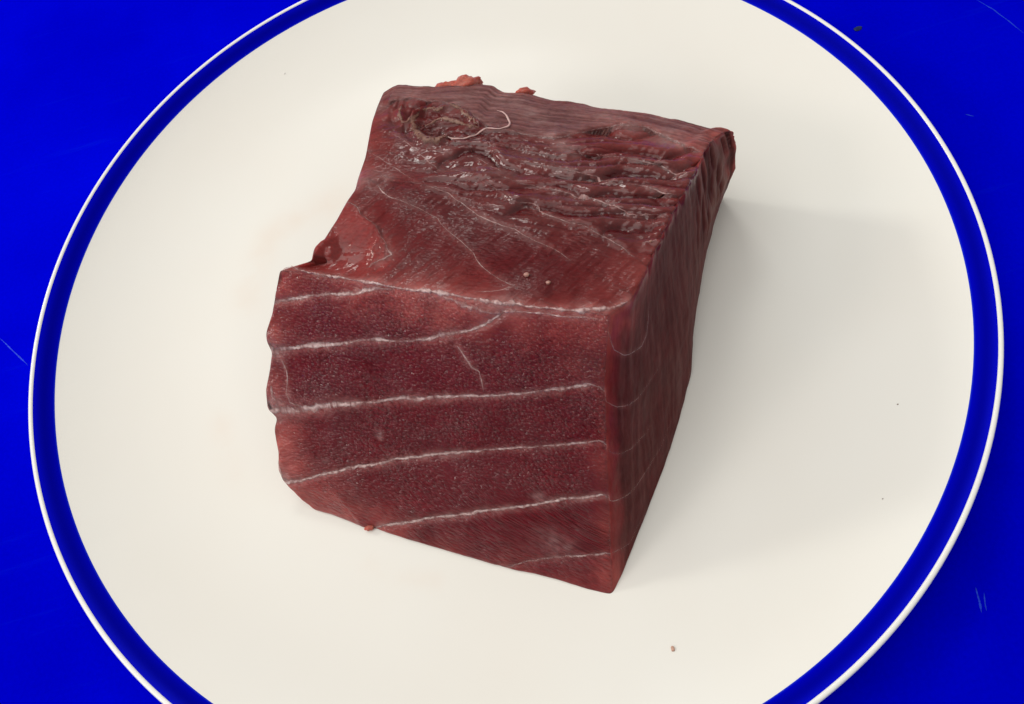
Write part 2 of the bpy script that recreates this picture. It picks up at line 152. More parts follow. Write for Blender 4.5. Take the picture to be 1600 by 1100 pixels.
class Block:
    """surface lattice: i across (left-right), j depth (front-back), k height"""
    def __init__(s, ed):
        E = {n: resample(p, {'u': NU, 't': NT, 'v': NV}[n[0]]) for n, p in ed.items()}
        f = {}
        f['front'] = coons(E['u_bot_front'], E['u_top_front'], E['v_front_left'], E['v_front_right'])
        f['top'] = coons(E['u_top_front'], E['u_top_back'], E['t_top_left'], E['t_top_right'])
        f['right'] = coons(E['t_bot_right'], E['t_top_right'], E['v_front_right'], E['v_back_right'])
        f['left'] = coons(E['t_bot_left'], E['t_top_left'], E['v_front_left'], E['v_back_left'])
        f['back'] = coons(E['u_bot_back'], E['u_top_back'], E['v_back_left'], E['v_back_right'])
        f['bottom'] = coons(E['u_bot_front'], E['u_bot_back'], E['t_bot_left'], E['t_bot_right'])
        idg = -np.ones((NU+1, NT+1, NV+1), np.int32)
        surf = np.zeros(idg.shape, bool)
        surf[[0, -1]] = True; surf[:, [0, -1]] = True; surf[:, :, [0, -1]] = True
        idg[surf] = np.arange(surf.sum())
        s.ids = {'front': idg[:, 0, :], 'back': idg[:, -1, :], 'top': idg[:, :, -1],
                 'bottom': idg[:, :, 0], 'left': idg[0], 'right': idg[-1]}
        s.n = int(surf.sum())
        V = np.zeros((s.n, 3))
        for n in ('bottom', 'back', 'left', 'right', 'top', 'front'):
            V[s.ids[n].ravel()] = f[n].reshape(-1, 3)
        flip = {'front': 1, 'right': 1, 'top': 1, 'back': 0, 'left': 0, 'bottom': 0}
        s.quads = {}
        for n, g in s.ids.items():
            a, b, c, d = g[:-1, :-1], g[1:, :-1], g[1:, 1:], g[:-1, 1:]
            q = np.stack([a, b, c, d], -1)
            s.quads[n] = q if flip[n] else q[..., ::-1]
        s.allq = np.concatenate([q.reshape(-1, 4) for q in s.quads.values()])
        # lattice distance to the nearest block edge, for rounding
        I, J, K = np.nonzero(surf)
        a = np.minimum(I, NU - I); b = np.minimum(J, NT - J); c = np.minimum(K, NV - K)
        st = np.sort(np.stack([a, b, c], 1), 1)
        s.edge = st[:, 1].astype(float)
        s.I, s.J, s.K = I, J, K
        e = s.allq; pr = np.concatenate([e[:, [0, 1]], e[:, [1, 2]], e[:, [2, 3]], e[:, [3, 0]]])
        s.pr = pr
        fr = np.exp(-(np.minimum(J, NT) / 12.0)**2) * (I > NU - 22) + np.exp(-((NU - I) / 12.0)**2) * (J < 22)
        s.V = s.smooth(V, np.clip(1 - s.edge / 7, 0, 1), 13)
        s.V = s.smooth(s.V, np.clip(fr, 0, 1) * (K > 6), 10)
    def lap(s, V):
        acc = np.zeros_like(V); cnt = np.zeros(s.n)
        for a in (0, 1):
            for c in range(V.shape[1]):
                acc[:, c] += np.bincount(s.pr[:, a], V[s.pr[:, 1-a], c], s.n)
            cnt += np.bincount(s.pr[:, a], minlength=s.n)
        return acc / cnt[:, None]
    def smooth(s, V, w, n):
        for _ in range(n):
            V = V + (s.lap(V) - V) * (w[:, None] * .9)
        return V
    def normals(s, V):
        q = s.allq
        fn = np.cross(V[q[:, 2]] - V[q[:, 0]], V[q[:, 3]] - V[q[:, 1]])
        N = np.stack([sum(np.bincount(q[:, k], fn[:, c], s.n) for k in range(4)) for c in range(3)], 1)
        return N / (np.linalg.norm(N, axis=1, keepdims=True) + 1e-12)
    def sample(s, A, face, uv):
        """bilinear sample of per-vertex array A on a face at uv in 0..1"""
        g = s.ids[face]; uv = np.atleast_2d(uv)
        x = np.clip(uv[:, 0], 0, 1) * (g.shape[0] - 1); y = np.clip(uv[:, 1], 0, 1) * (g.shape[1] - 1)
        i = np.minimum(x.astype(int), g.shape[0] - 2); j = np.minimum(y.astype(int), g.shape[1] - 2)
        a = (x - i)[:, None]; b = (y - j)[:, None]
        return (A[g[i, j]]*(1-a)*(1-b) + A[g[i+1, j]]*a*(1-b) + A[g[i, j+1]]*(1-a)*b + A[g[i+1, j+1]]*a*b)

# ---------------------------------------------------------------- helpers
def hash3(i, j, k, seed):
    h = (i * 374761393 + j * 668265263 + k * 2147483647 * 3 + seed * 974711) & 0xFFFFFFFF
    h = ((h ^ (h >> 13)) * 1274126177) & 0xFFFFFFFF
    return ((h ^ (h >> 16)) & 0xFFFF) / 65535.0
def noise(P, s, seed=0):
    """value noise in -1..1 at points P (cm), s = frequency per cm (scalar or 3)"""
    q = np.asarray(P) * np.asarray(s); f = np.floor(q); t = q - f; t = t*t*(3-2*t); f = f.astype(np.int64)
    r = 0
    for a in (0, 1):
        for b in (0, 1):
            for c in (0, 1):
                w = (t[:, 0] if a else 1-t[:, 0]) * (t[:, 1] if b else 1-t[:, 1]) * (t[:, 2] if c else 1-t[:, 2])
                r = r + w * hash3(f[:, 0]+a, f[:, 1]+b, f[:, 2]+c, seed)
    return r * 2 - 1
def fbm(P, s, seed=0, n=3):
    return sum(noise(P, np.asarray(s) * 2.03**k, seed + 11*k) * .5**k for k in range(n)) / 1.6
def sstep(a, b, x):
    t = np.clip((x - a) / (b - a), 0, 1); return t*t*(3-2*t)

def link_mesh(name, V, faces, mat, parent=None, col=None, attrs=None, fco=None, smooth=True):
    """V in cm; faces: (n,4) array or list of tuples"""
    me = bpy.data.meshes.new(name)
    if isinstance(faces, np.ndarray):
        n, k = faces.shape
        me.vertices.add(len(V)); me.vertices.foreach_set('co', (np.asarray(V) * CM).astype(np.float32).ravel())
        me.loops.add(n * k); me.loops.foreach_set('vertex_index', faces.astype(np.int32).ravel())
        me.polygons.add(n); me.polygons.foreach_set('loop_start', np.arange(0, n * k, k, dtype=np.int32))
        me.polygons.foreach_set('loop_total', np.full(n, k, np.int32))
        me.update(calc_edges=True)
    else:
        me.from_pydata([tuple(x * CM for x in v) for v in V], [], faces); me.update()
    if smooth:
        me.polygons.foreach_set('use_smooth', np.ones(len(me.polygons), bool))
    if col is not None:
        a = me.attributes.new('col', 'FLOAT_COLOR', 'POINT')
        a.data.foreach_set('color', np.concatenate([col, np.ones((len(col), 1))], 1).astype(np.float32).ravel())
    for k, v in (attrs or {}).items():
        a = me.attributes.new(k, 'FLOAT', 'POINT'); a.data.foreach_set('value', np.asarray(v, np.float32))
    if fco is not None:
        a = me.attributes.new('fco', 'FLOAT_VECTOR', 'POINT'); a.data.foreach_set('vector', np.asarray(fco, np.float32).ravel())
    me.materials.append(mat)
    o = bpy.data.objects.new(name, me); COL.objects.link(o)
    if parent is not None: o.parent = parent
    return o
def thing(name, label, cat, group=None):
    o = bpy.data.objects.new(name, None); COL.objects.link(o); o.empty_display_size = 0.02
    return tag(o, label, cat, group)
def tag(o, label, cat, group=None):
    o['label'] = label; o['category'] = cat
    if group: o['group'] = group
    return o

def new_mat(name):
    m = bpy.data.materials.new(name); m.use_nodes = True
    nt = m.node_tree; return m, nt, nt.nodes['Principled BSDF']
def N(nt, kind, **kw):
    n = nt.nodes.new(kind)
    for k, v in kw.items():
        if k in n.inputs: n.inputs[k].default_value = v
        else: setattr(n, k, v)
    return n
def MATH(nt, op, a, b=None, clamp=False):
    n = nt.nodes.new('ShaderNodeMath'); n.operation = op; n.use_clamp = clamp
    for k, x in enumerate((a, b)):
        if x is None: continue
        if isinstance(x, (int, float)): n.inputs[k].default_value = x
        else: nt.links.new(x, n.inputs[k])
    return n.outputs[0]
def RAMP(nt, src, stops):
    n = nt.nodes.new('ShaderNodeValToRGB'); e = n.color_ramp.elements
    while len(e) < len(stops): e.new(.5)
    for s, (p, c) in zip(e, stops): s.position = p; s.color = (*c, 1) if len(c) == 3 else c
    nt.links.new(src, n.inputs[0]); return n.outputs[0]
def MIX(nt, mode, fac, a, b):
    n = nt.nodes.new('ShaderNodeMix'); n.data_type = 'RGBA'; n.blend_type = mode
    for s, x in ((n.inputs['Factor'], fac), (n.inputs[6], a), (n.inputs[7], b)):
        if isinstance(x, (int, float, tuple)): s.default_value = x if not isinstance(x, tuple) else (*x, 1)
        else: nt.links.new(x, s)
    return n.outputs[2]

# ---------------------------------------------------------------- materials
def flesh_material():
    m, nt, b = new_mat('tuna_flesh'); L = nt.links.new
    col = N(nt, 'ShaderNodeAttribute', attribute_name='col').outputs['Color']
    grain = N(nt, 'ShaderNodeAttribute', attribute_name='grain').outputs['Fac']
    fib = N(nt, 'ShaderNodeAttribute', attribute_name='fib').outputs['Fac']
    wet = N(nt, 'ShaderNodeAttribute', attribute_name='wet').outputs['Fac']
    uv = N(nt, 'ShaderNodeAttribute', attribute_name='fco').outputs['Vector']
    n1 = N(nt, 'ShaderNodeTexNoise', Scale=17.0, Detail=2.0, Roughness=.6); L(uv, n1.inputs['Vector'])
    n2 = N(nt, 'ShaderNodeTexNoise', Scale=5.0, Detail=3.0, Roughness=.6); L(uv, n2.inputs['Vector'])
    v1 = N(nt, 'ShaderNodeTexVoronoi', Scale=16.0, Randomness=1.0); L(uv, v1.inputs['Vector'])
    # pigment mottle: fibre ends a little paler and darker
    mot = RAMP(nt, n1.outputs['Fac'], [(.3, (.55, .34, .38)), (.5, (1, 1, 1)), (.7, (1.4, 1.3, 1.3))])
    L(MIX(nt, 'MULTIPLY', MATH(nt, 'ADD', .22, MATH(nt, 'MULTIPLY', grain, .65), True), col, mot), b.inputs['Base Color'])
    dome = MATH(nt, 'MULTIPLY', v1.outputs['Distance'], v1.outputs['Distance'])
    h1 = MATH(nt, 'MULTIPLY', MATH(nt, 'SUBTRACT', MATH(nt, 'MULTIPLY', n1.outputs['Fac'], .5), dome), grain)
    h2 = MATH(nt, 'MULTIPLY', n2.outputs['Fac'], fib)
    bmp = N(nt, 'ShaderNodeBump', Strength=1.0, Distance=0.0003)
    L(MATH(nt, 'ADD', h1, h2), bmp.inputs['Height']); L(bmp.outputs[0], b.inputs['Normal'])
    bmp2 = N(nt, 'ShaderNodeBump', Strength=1.0, Distance=0.0007)
    L(h1, bmp2.inputs['Height']); L(bmp.outputs[0], bmp2.inputs['Normal'])
    L(MATH(nt, 'SUBTRACT', .52, MATH(nt, 'MULTIPLY', wet, .34)), b.inputs['Roughness'])
    L(MATH(nt, 'ADD', .03, MATH(nt, 'MULTIPLY', wet, .05)), b.inputs['Specular IOR Level'])
    b.inputs['Subsurface Weight'].default_value = .55
    b.inputs['Subsurface Radius'].default_value = (1.0, .22, .16)
    b.inputs['Subsurface Scale'].default_value = .0026
    b.inputs['Subsurface Anisotropy'].default_value = .3
    L(MATH(nt, 'MULTIPLY', wet, .85), b.inputs['Coat Weight'])
    b.inputs['Coat Roughness'].default_value = .075
    L(bmp2.outputs[0], b.inputs['Coat Normal'])
    return m
def fat_material():
    m, nt, b = new_mat('connective_tissue'); L = nt.links.new
    col = N(nt, 'ShaderNodeAttribute', attribute_name='col').outputs['Color']
    tc = N(nt, 'ShaderNodeTexCoord').outputs['Object']
    n1 = N(nt, 'ShaderNodeTexNoise', Scale=2200.0, Detail=2.0); L(tc, n1.inputs['Vector'])
    mot = RAMP(nt, n1.outputs['Fac'], [(.3, (.62, .52, .52)), (.6, (1.05, 1.05, 1.05))])
    L(MIX(nt, 'MULTIPLY', .35, col, mot), b.inputs['Base Color'])
    L(N(nt, 'ShaderNodeAttribute', attribute_name='film').outputs['Fac'], b.inputs['Alpha'])
    bmp = N(nt, 'ShaderNodeBump', Strength=.2, Distance=0.0001)
    L(n1.outputs['Fac'], bmp.inputs['Height']); L(bmp.outputs[0], b.inputs['Normal'])
    b.inputs['Roughness'].default_value = .38
    b.inputs['Subsurface Weight'].default_value = .3
    b.inputs['Subsurface Radius'].default_value = (1.0, .5, .45)
    b.inputs['Subsurface Scale'].default_value = .001
    return m
def plate_material():
    m, nt, b = new_mat('white_glaze'); L = nt.links.new
    tc = N(nt, 'ShaderNodeTexCoord').outputs['Object']
    n1 = N(nt, 'ShaderNodeTexNoise', Scale=16.0, Detail=3.0); L(tc, n1.inputs['Vector'])
    base = RAMP(nt, n1.outputs['Fac'], [(.3, (.80, .782, .732)), (.7, (.81, .805, .765))])
    # faint pink smears of juice where the fish was set down and shifted
    sm = N(nt, 'ShaderNodeAttribute', attribute_name='smear').outputs['Fac']
    n2 = N(nt, 'ShaderNodeTexNoise', Scale=70.0, Detail=4.0); L(tc, n2.inputs['Vector'])
    f = MATH(nt, 'MULTIPLY', sm, RAMP(nt, n2.outputs['Fac'], [(.35, (.15, .15, .15)), (.65, (1, 1, 1))]))
    L(MIX(nt, 'MIX', f, base, (.78, .66, .56)), b.inputs['Base Color'])
    b.inputs['Roughness'].default_value = .28
    b.inputs['Specular IOR Level'].default_value = .18
    n3 = N(nt, 'ShaderNodeTexNoise', Scale=30.0, Detail=2.0); L(tc, n3.inputs['Vector'])
    bmp = N(nt, 'ShaderNodeBump', Strength=.12, Distance=0.002)
    L(n3.outputs['Fac'], bmp.inputs['Height']); L(bmp.outputs[0], b.inputs['Normal'])
    return m
def band_material():
    m, nt, b = new_mat('cobalt_glaze'); L = nt.links.new
    col = N(nt, 'ShaderNodeAttribute', attribute_name='col').outputs['Color']
    L(col, b.inputs['Base Color'])
    b.inputs['Roughness'].default_value = .25
    b.inputs['Specular IOR Level'].default_value = .06
    b.inputs['Specular Tint'].default_value = (.1, .15, 1, 1)
    return m
def board_material():
    m, nt, b = new_mat('blue_plastic'); L = nt.links.new
    tc = N(nt, 'ShaderNodeTexCoord').outputs['Object']
    n1 = N(nt, 'ShaderNodeTexNoise', Scale=9.0, Detail=4.0, Roughness=.6); L(tc, n1.inputs['Vector'])
    n2 = N(nt, 'ShaderNodeTexNoise', Scale=900.0, Detail=2.0); L(tc, n2.inputs['Vector'])
    c = RAMP(nt, n1.outputs['Fac'], [(.35, (0, .0001, .52)), (.7, (0, .0012, .68))])
    c = MIX(nt, 'MULTIPLY', .5, c, RAMP(nt, n2.outputs['Fac'], [(.3, (.9, .9, .9)), (.7, (1.08, 1.08, 1.08))]))
    mp = N(nt, 'ShaderNodeMapping'); L(tc, mp.inputs['Vector']); mp.inputs['Rotation'].default_value = (0, 0, .7); mp.inputs['Scale'].default_value = (6, 90, 1)
    n4 = N(nt, 'ShaderNodeTexNoise', Scale=2.0, Detail=5.0, Roughness=.7); L(mp.outputs[0], n4.inputs['Vector'])
    c = MIX(nt, 'MIX', RAMP(nt, n4.outputs['Fac'], [(.60, (0, 0, 0)), (.80, (.35, .35, .35))]), c, (.001, .012, .66))
    L(c, b.inputs['Base Color'])
    b.inputs['Roughness'].default_value = .6
    b.inputs['Specular IOR Level'].default_value = 0.0
    bmp = N(nt, 'ShaderNodeBump', Strength=.2, Distance=0.0003)
    L(n2.outputs['Fac'], bmp.inputs['Height']); L(bmp.outputs[0], b.inputs['Normal'])
    return m
def plain(name, c, rough=.5, spec=.3, sss=0, var=.25):
    m, nt, b = new_mat(name)
    tc = N(nt, 'ShaderNodeTexCoord').outputs['Object']
    n1 = N(nt, 'ShaderNodeTexNoise', Scale=1500.0, Detail=2.0); nt.links.new(tc, n1.inputs['Vector'])
    v = RAMP(nt, n1.outputs['Fac'], [(.3, tuple(x * (1 - var) for x in c)), (.7, tuple(min(1, x * (1 + .6 * var)) for x in c))])
    nt.links.new(v, b.inputs['Base Color'])
    b.inputs['Roughness'].default_value = rough; b.inputs['Specular IOR Level'].default_value = spec
    if sss:
        b.inputs['Subsurface Weight'].default_value = sss; b.inputs['Subsurface Scale'].default_value = .001
    return m
M_FLESH, M_FAT, M_PLATE, M_BAND, M_BOARD = flesh_material(), fat_material(), plate_material(), band_material(), board_material()
M_RIM = plain('white_rim_glaze', (.85, .85, .83), .2, .5, 0, .02)

# ---------------------------------------------------------------- the blue board
gx = np.linspace(-90, 90, 2)
top = [(-90, -70, 0), (90, -70, 0), (90, 80, 0), (-90, 80, 0)]
board = link_mesh('table', [*top, *[(x, y, -2) for x, y, z in top]],
                  [(0, 1, 2, 3), (4, 7, 6, 5), (0, 4, 5, 1), (1, 5, 6, 2), (2, 6, 7, 3), (3, 7, 4, 0)], M_BOARD, smooth=False)
board['kind'] = 'structure'; board['label'] = 'matte cobalt blue plastic surface under the plate'
M_SCR = plain('scuffed_blue', (.006, .045, .62), .6, .2)
def scratch(pts, w):
    p = resample([(x, y, 0) for x, y, z in pts], 24)
    p[:, :2] += np.stack([noise(p, 3, 5), noise(p, 3, 9)], 1) * .02
    t = np.gradient(p, axis=0); t /= np.linalg.norm(t, axis=1, keepdims=True)
    n = np.stack([-t[:, 1], t[:, 0], 0 * t[:, 0]], 1)
    ww = w * (.35 + .65 * rng.random(len(p))) * np.minimum(1, 4 * np.minimum(np.linspace(0, 1, len(p)), np.linspace(1, 0, len(p))) + .1)
    V = np.concatenate([p - n * ww[:, None] + [0, 0, .002], p + [0, 0, .006], p + n * ww[:, None] + [0, 0, .002]])
    k = len(p); i = np.arange(k - 1)
    F = np.concatenate([np.stack([i + a, i + 1 + a, i + 1 + a + k, i + a + k], 1)[:, ::-1] for a in (0, k)])
    return link_mesh('scratch', V, F, M_SCR, board)
for nm, w in (('scratch1', .022), ('scratch2', .03), ('scratch3', .018), ('scratch4', .022), ('scratch5', .02)):
    scratch(FLAT[nm], w)

# ---------------------------------------------------------------- the plate
plate = thing('plate', 'round cream white dinner plate with a dark blue band and white lip', 'plate')
SEG = 360
def lathe(name, prof, mat, rings_col=None, closed=False, smear=False):
    p = np.array(prof, float); n = len(p)
    a = np.linspace(0, 2*np.pi, SEG, endpoint=False)
    V = np.stack([p[:, None, 0] * np.cos(a), p[:, None, 0] * np.sin(a), np.repeat(p[:, 1:2], SEG, 1)], -1).reshape(-1, 3)
    i, j = np.meshgrid(np.arange(n - 1), np.arange(SEG), indexing='ij'); j2 = (j + 1) % SEG
    F = np.stack([i*SEG + j, i*SEG + j2, (i+1)*SEG + j2, (i+1)*SEG + j], -1).reshape(-1, 4)[:, ::-1]
    col = None if rings_col is None else np.repeat(np.array(rings_col), SEG, 0)
    at = None
    if smear:
        sm = np.zeros(len(V))
        for nm, w, s in (('smear', .5, .34), ('smear2', .35, .22), ('smear3', .25, .25)):
            q = resample(FLAT[nm], 40)
            d = np.min(np.hypot(V[:, None, 0] - q[None, :, 0], V[:, None, 1] - q[None, :, 1]), 1)
            sm = np.maximum(sm, s * np.exp(-(d / w)**2))
        at = {'smear': sm}
    return link_mesh(name, V, F, mat, plate, col=col, attrs=at)
def dense(prof, step):
    out = [prof[0]]
    for a, b in zip(prof, prof[1:]):
        k = max(1, int(np.hypot(b[0]-a[0], b[1]-a[1]) / step))
        out += [(a[0] + (b[0]-a[0])*t/k, a[1] + (b[1]-a[1])*t/k) for t in range(1, k+1)]
    return out
rr = np.linspace(0, 12.45, 120); zz = .3 + .973 * (np.maximum(0, rr - 8.0) / 4.45)**2.1
inner = [(.001, .3)] + [(r, float(np.interp(r, rr, zz))) for r in np.arange(.15, 12.45, .15)] + [(12.45, 1.273)]
under = [(12.985, 1.44), (12.9, 1.35), (12.5, 1.1), (11.5, .6), (10, .22), (8.6, .12), (8.4, 0), (8.0, 0), (7.8, .1), (.001, .1)]
lathe('plate_body', inner, M_PLATE, smear=True)
bp = np.linspace(0, 1, 13)
navy, blue, edge = np.array([.0002, .0004, .32]), np.array([.0003, .0008, .56]), np.array([.01, .03, .62])
bcol = [navy + (blue - navy) * min(1, abs((t - .5) * 2.1))**1.7 for t in bp]; bcol[0] = edge
lathe('blue_band', [(12.45 + .44 * t, 1.273 + .292 * t + .02 * math.sin(math.pi * t)) for t in bp], M_BAND, bcol)
lip = [(12.89, 1.565), (12.90, 1.582), (12.925, 1.594), (12.95, 1.60), (12.98, 1.595), (13.005, 1.575), (13.02, 1.54), (13.015, 1.49), (12.985, 1.44)]
lathe('plate_lip', lip, M_RIM)
lathe('plate_underside', under, M_PLATE, smear=False)

# ---------------------------------------------------------------- tuna block: shape
tuna = thing('tuna_block', 'thick raw red tuna chunk with white fat lines resting on the plate', 'raw tuna')
bl = Block(EDGES)
V0 = bl.V.copy(); NRM = bl.normals(V0)
NRM = bl.smooth(NRM, np.clip(1.3 - bl.edge / 10, 0, 1), 25); NRM /= np.linalg.norm(NRM, axis=1, keepdims=True)
I, J, K = bl.I / NU, bl.J / NT, bl.K / NV
on = {n: np.zeros(bl.n, bool) for n in bl.ids}
for n, g in bl.ids.items(): on[n][g.ravel()] = True

def polyline(nm, step=.03):
    face, pts = LINES[nm]
    p = np.array(pts, float); P = bl.sample(V0, face, p[:, :2])
    s = np.concatenate([[0], np.cumsum(np.linalg.norm(np.diff(P, axis=0), axis=1))])
    n = max(4, int(s[-1] / step)); t = np.linspace(0, s[-1], n)
    ex = p[:, 2:] if p.shape[1] > 2 else np.zeros((len(p), 1))
    uv = np.stack([np.interp(t, s, p[:, k]) for k in (0, 1)], 1)
    return face, bl.sample(V0, face, uv), np.stack([np.interp(t, s, ex[:, k]) for k in range(ex.shape[1])], 1), t
def dist_to(nm, reach=.8):
    """distance, side (+ left of travel), position 0..1 and extras of the nearest line point, for lattice vertices in reach"""
    face, P, ex, t = polyline(nm, .05)
    for _ in range(10): P[1:-1] += .5 * ((P[:-2] + P[2:]) / 2 - P[1:-1])
    lo, hi = P.min(0) - reach, P.max(0) + reach
    idx = np.nonzero(((V0 > lo) & (V0 < hi)).all(1))[0]
    Q = V0[idx]; best = np.full(len(idx), 9.); bi = np.zeros(len(idx), int)
    for k in range(len(P)):
        d = ((Q - P[k])**2).sum(1); m = d < best; best[m] = d[m]; bi[m] = k
    d = np.sqrt(best); tan = np.gradient(P, axis=0)
    tan /= np.linalg.norm(tan, axis=1, keepdims=True)
    side = (np.cross(tan[bi], Q - P[bi]) * NRM[idx]).sum(1)
    keep = d < reach
    return idx[keep], d[keep], side[keep], (t / t[-1])[bi][keep], ex[bi][keep]
def spot_field(name):
    f = np.zeros(bl.n)
    for s in SPOTS[name]:
        p = bl.sample(V0, s[0], [s[1:3]])[0]; r = s[3] * .1
        d = np.linalg.norm((V0 - p) * 1.0, axis=1)
        f = np.maximum(f, s[4] * np.exp(-(d / r)**2))
    return f

# fibre coordinates: along the cut grain on every face
top_v = on['top']; skin = np.zeros(bl.n)
fs, ps = LINES['skin_edge']; ps = np.array(ps)[:, :2]; o = np.argsort(ps[:, 0])
skin_v = np.interp(I, ps[o, 0], ps[o, 1], left=.93)
skin[top_v] = sstep(-.008, .012, (J - skin_v)[top_v])
skin = np.maximum(skin, (on['back'] * sstep(.45, .8, K)))
right_v = on['right']
H = np.zeros(bl.n)
H += .035 * fbm(V0, 1.1, 3) + .014 * fbm(V0, 3.5, 8)
# left cut edge is ragged
H += np.exp(-((bl.I) / 9.0)**2) * on['front'] * .05 * fbm(V0, 4.0, 33)
# front: flesh swells gently between the sunk seams
for nm in ('seam_a', 'seam_b', 'seam_c', 'seam_d', 'seam_e', 'seam_f'):
    i, d, sd, t, ex = dist_to(nm, .6)
    H[i] -= on['front'][i] * .05 * np.exp(-(d / .11)**2) * (.5 + .5 * ex[:, 1])
# top: overlapping flakes, each with a raised lip and a drop in front of it
STEP = {'flake_a': (-.05, .35), 'flake_b': (.035, .4), 'flake_c': (.07, .4), 'flake_d': (.075, .36), 'flake_e': (.075, .32),
        'flake_f': (.07, .30), 'flake_g': (.07, .30), 'skin_edge': (.05, .4)}
for nm, (A, Ln) in STEP.items():
    i, d, sd, t, ex = dist_to(nm, 1.3)
    fade = sstep(0, .3, t) * sstep(0, .10, 1 - t) if nm != 'skin_edge' else .45 + .55 * sstep(.35, .6, t)
    u = sd + .03 * noise(V0[i], 5, 300)
    sh = A * np.tanh(u / .09) * np.exp(-np.abs(u) / Ln) * np.exp(-np.maximum(0, d - np.abs(u)) / .3)
    sh = np.where(u > 0, sh, sh * 1.25)
    H[i] += on['top'][i] * sh * fade * (1 + .35 * noise(V0[i], 2.2, 301))
# torn, overlapping ridges between the flakes at the back right, running across
dep = V0 @ np.array([.30, .95, 0]); acr = V0 @ np.array([.95, -.30, 0])
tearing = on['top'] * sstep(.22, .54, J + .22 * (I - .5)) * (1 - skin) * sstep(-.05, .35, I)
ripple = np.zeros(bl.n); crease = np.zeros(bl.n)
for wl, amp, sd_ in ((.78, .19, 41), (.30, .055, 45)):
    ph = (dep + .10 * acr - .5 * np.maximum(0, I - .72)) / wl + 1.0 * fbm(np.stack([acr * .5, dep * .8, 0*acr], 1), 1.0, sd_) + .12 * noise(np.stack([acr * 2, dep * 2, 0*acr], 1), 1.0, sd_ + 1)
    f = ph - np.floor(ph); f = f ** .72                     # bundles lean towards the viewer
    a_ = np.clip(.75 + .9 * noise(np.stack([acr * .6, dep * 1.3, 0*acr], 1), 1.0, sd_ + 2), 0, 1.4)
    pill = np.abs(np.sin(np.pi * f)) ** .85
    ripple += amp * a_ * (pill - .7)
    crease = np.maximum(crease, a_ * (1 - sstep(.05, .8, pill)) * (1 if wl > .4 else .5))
H += tearing * ripple
H += on['top'] * (1 - skin) * .018 * fbm(V0 @ np.array([[.8, -.45, 0], [.45, .8, 0], [0, 0, 1]]), (2.5, 14, 6), 61)
H += on['top'] * spot_field('wet') * .022 * fbm(np.stack([acr * 2.2, dep * 6.5, 0*acr], 1), 1.0, 160)
# notch at the left front of the top, and small lumps
H -= .24 * spot_field('notch'); H += .10 * spot_field('lump'); H -= .12 * spot_field('dark')
for nm, A in (('membrane_a', .05), ('membrane_b', .085), ('membrane_c', .075), ('membrane_d', .05)):
    i, d, sd, t, ex = dist_to(nm, .5)
    w = ex[:, 0] * .085 + .02
    H[i] += on['top'][i] * A * np.exp(-(sd / w)**2 - (np.maximum(0, d - np.abs(sd)) / .05)**2) * (1 + .5 * noise(V0[i], 5, 200)) - .03 * on['top'][i] * np.exp(-((np.abs(sd) - 2 * w) / w)**2) * (d < .3)
# side: strands that run down the cut
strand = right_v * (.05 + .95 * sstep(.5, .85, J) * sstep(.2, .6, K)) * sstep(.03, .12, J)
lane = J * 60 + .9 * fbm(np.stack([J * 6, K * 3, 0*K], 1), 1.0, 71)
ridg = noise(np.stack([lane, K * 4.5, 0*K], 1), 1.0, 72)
H += strand * .075 * ridg
# the upper right edge is frayed where the strands were cut
fray = (right_v | on['top']) * np.exp(-(np.hypot(NU - bl.I, NV - bl.K) / 9.0)**2) * sstep(.12, .3, J)
H += fray * (.06 * noise(np.stack([lane * .8, K * 3, 0*K], 1), 1.0, 73) + .05 * fbm(V0, 3.5, 74))
# skin strip: long fibres
lane2 = (J + .4 * K * on['back']) * 150 + 2.2 * fbm(np.stack([I * 4, J * 4, 0*K], 1), 1.0, 81)
fibs = noise(np.stack([lane2, I * 9, 0*K], 1), 1.0, 82)
H += skin * (.015 * fibs * (.5 + noise(V0, 1.6, 83)) + .03 * fbm(V0, (2.2, 3.0, 3.0), 84))
H = H * sstep(.30, .75, V0[:, 2] + .2 * (bl.K > 0)) * np.where(on['left'], .35, 1) * (1 - .7 * np.exp(-(bl.I / 3.0)**2))
V = V0 + NRM * H[:, None]
V[:, 2] = np.maximum(V[:, 2], .302)
NRM2 = bl.normals(V)

# ---------------------------------------------------------------- tuna block: colour of the flesh
def C3(*c): return np.array(c, float)
base_front, base_top, base_side, base_skin = C3(.112, .0034, .0098), C3(.113, .0118, .0140), C3(.088, .0185, .0190), C3(.165, .072, .071)
warm, red, pale, dark = C3(.44, .10, .088), C3(.22, .020, .018), C3(.56, .40, .39), C3(.05, .006, .006)
Cc = np.tile(base_front, (bl.n, 1))
wt = sstep(0, 5, bl.J) * on['top'] + on['back']
Cc = Cc * (1 - wt[:, None]) + base_top * wt[:, None]
ws = right_v * sstep(5, 15, bl.J + 6 * fbm(V0, 2, 91)) * sstep(3, 16, NV - bl.K + 10 * fbm(V0, 2.5, 92))
Cc = Cc * (1 - ws[:, None]) + base_side * ws[:, None]
def blend(f, c):
    global Cc
    f = np.clip(f, 0, 1)[:, None]; Cc = Cc * (1 - f) + c * f
mott = fbm(V0, 1.6, 100)
Cc *= (1 + .22 * mott + .12 * fbm(V0, 5, 101))[:, None]
blend(.5 * on['front'] * sstep(-.1, .6, fbm(V0, 1.2, 103)), base_front * C3(1.1, 1.5, 1.3))
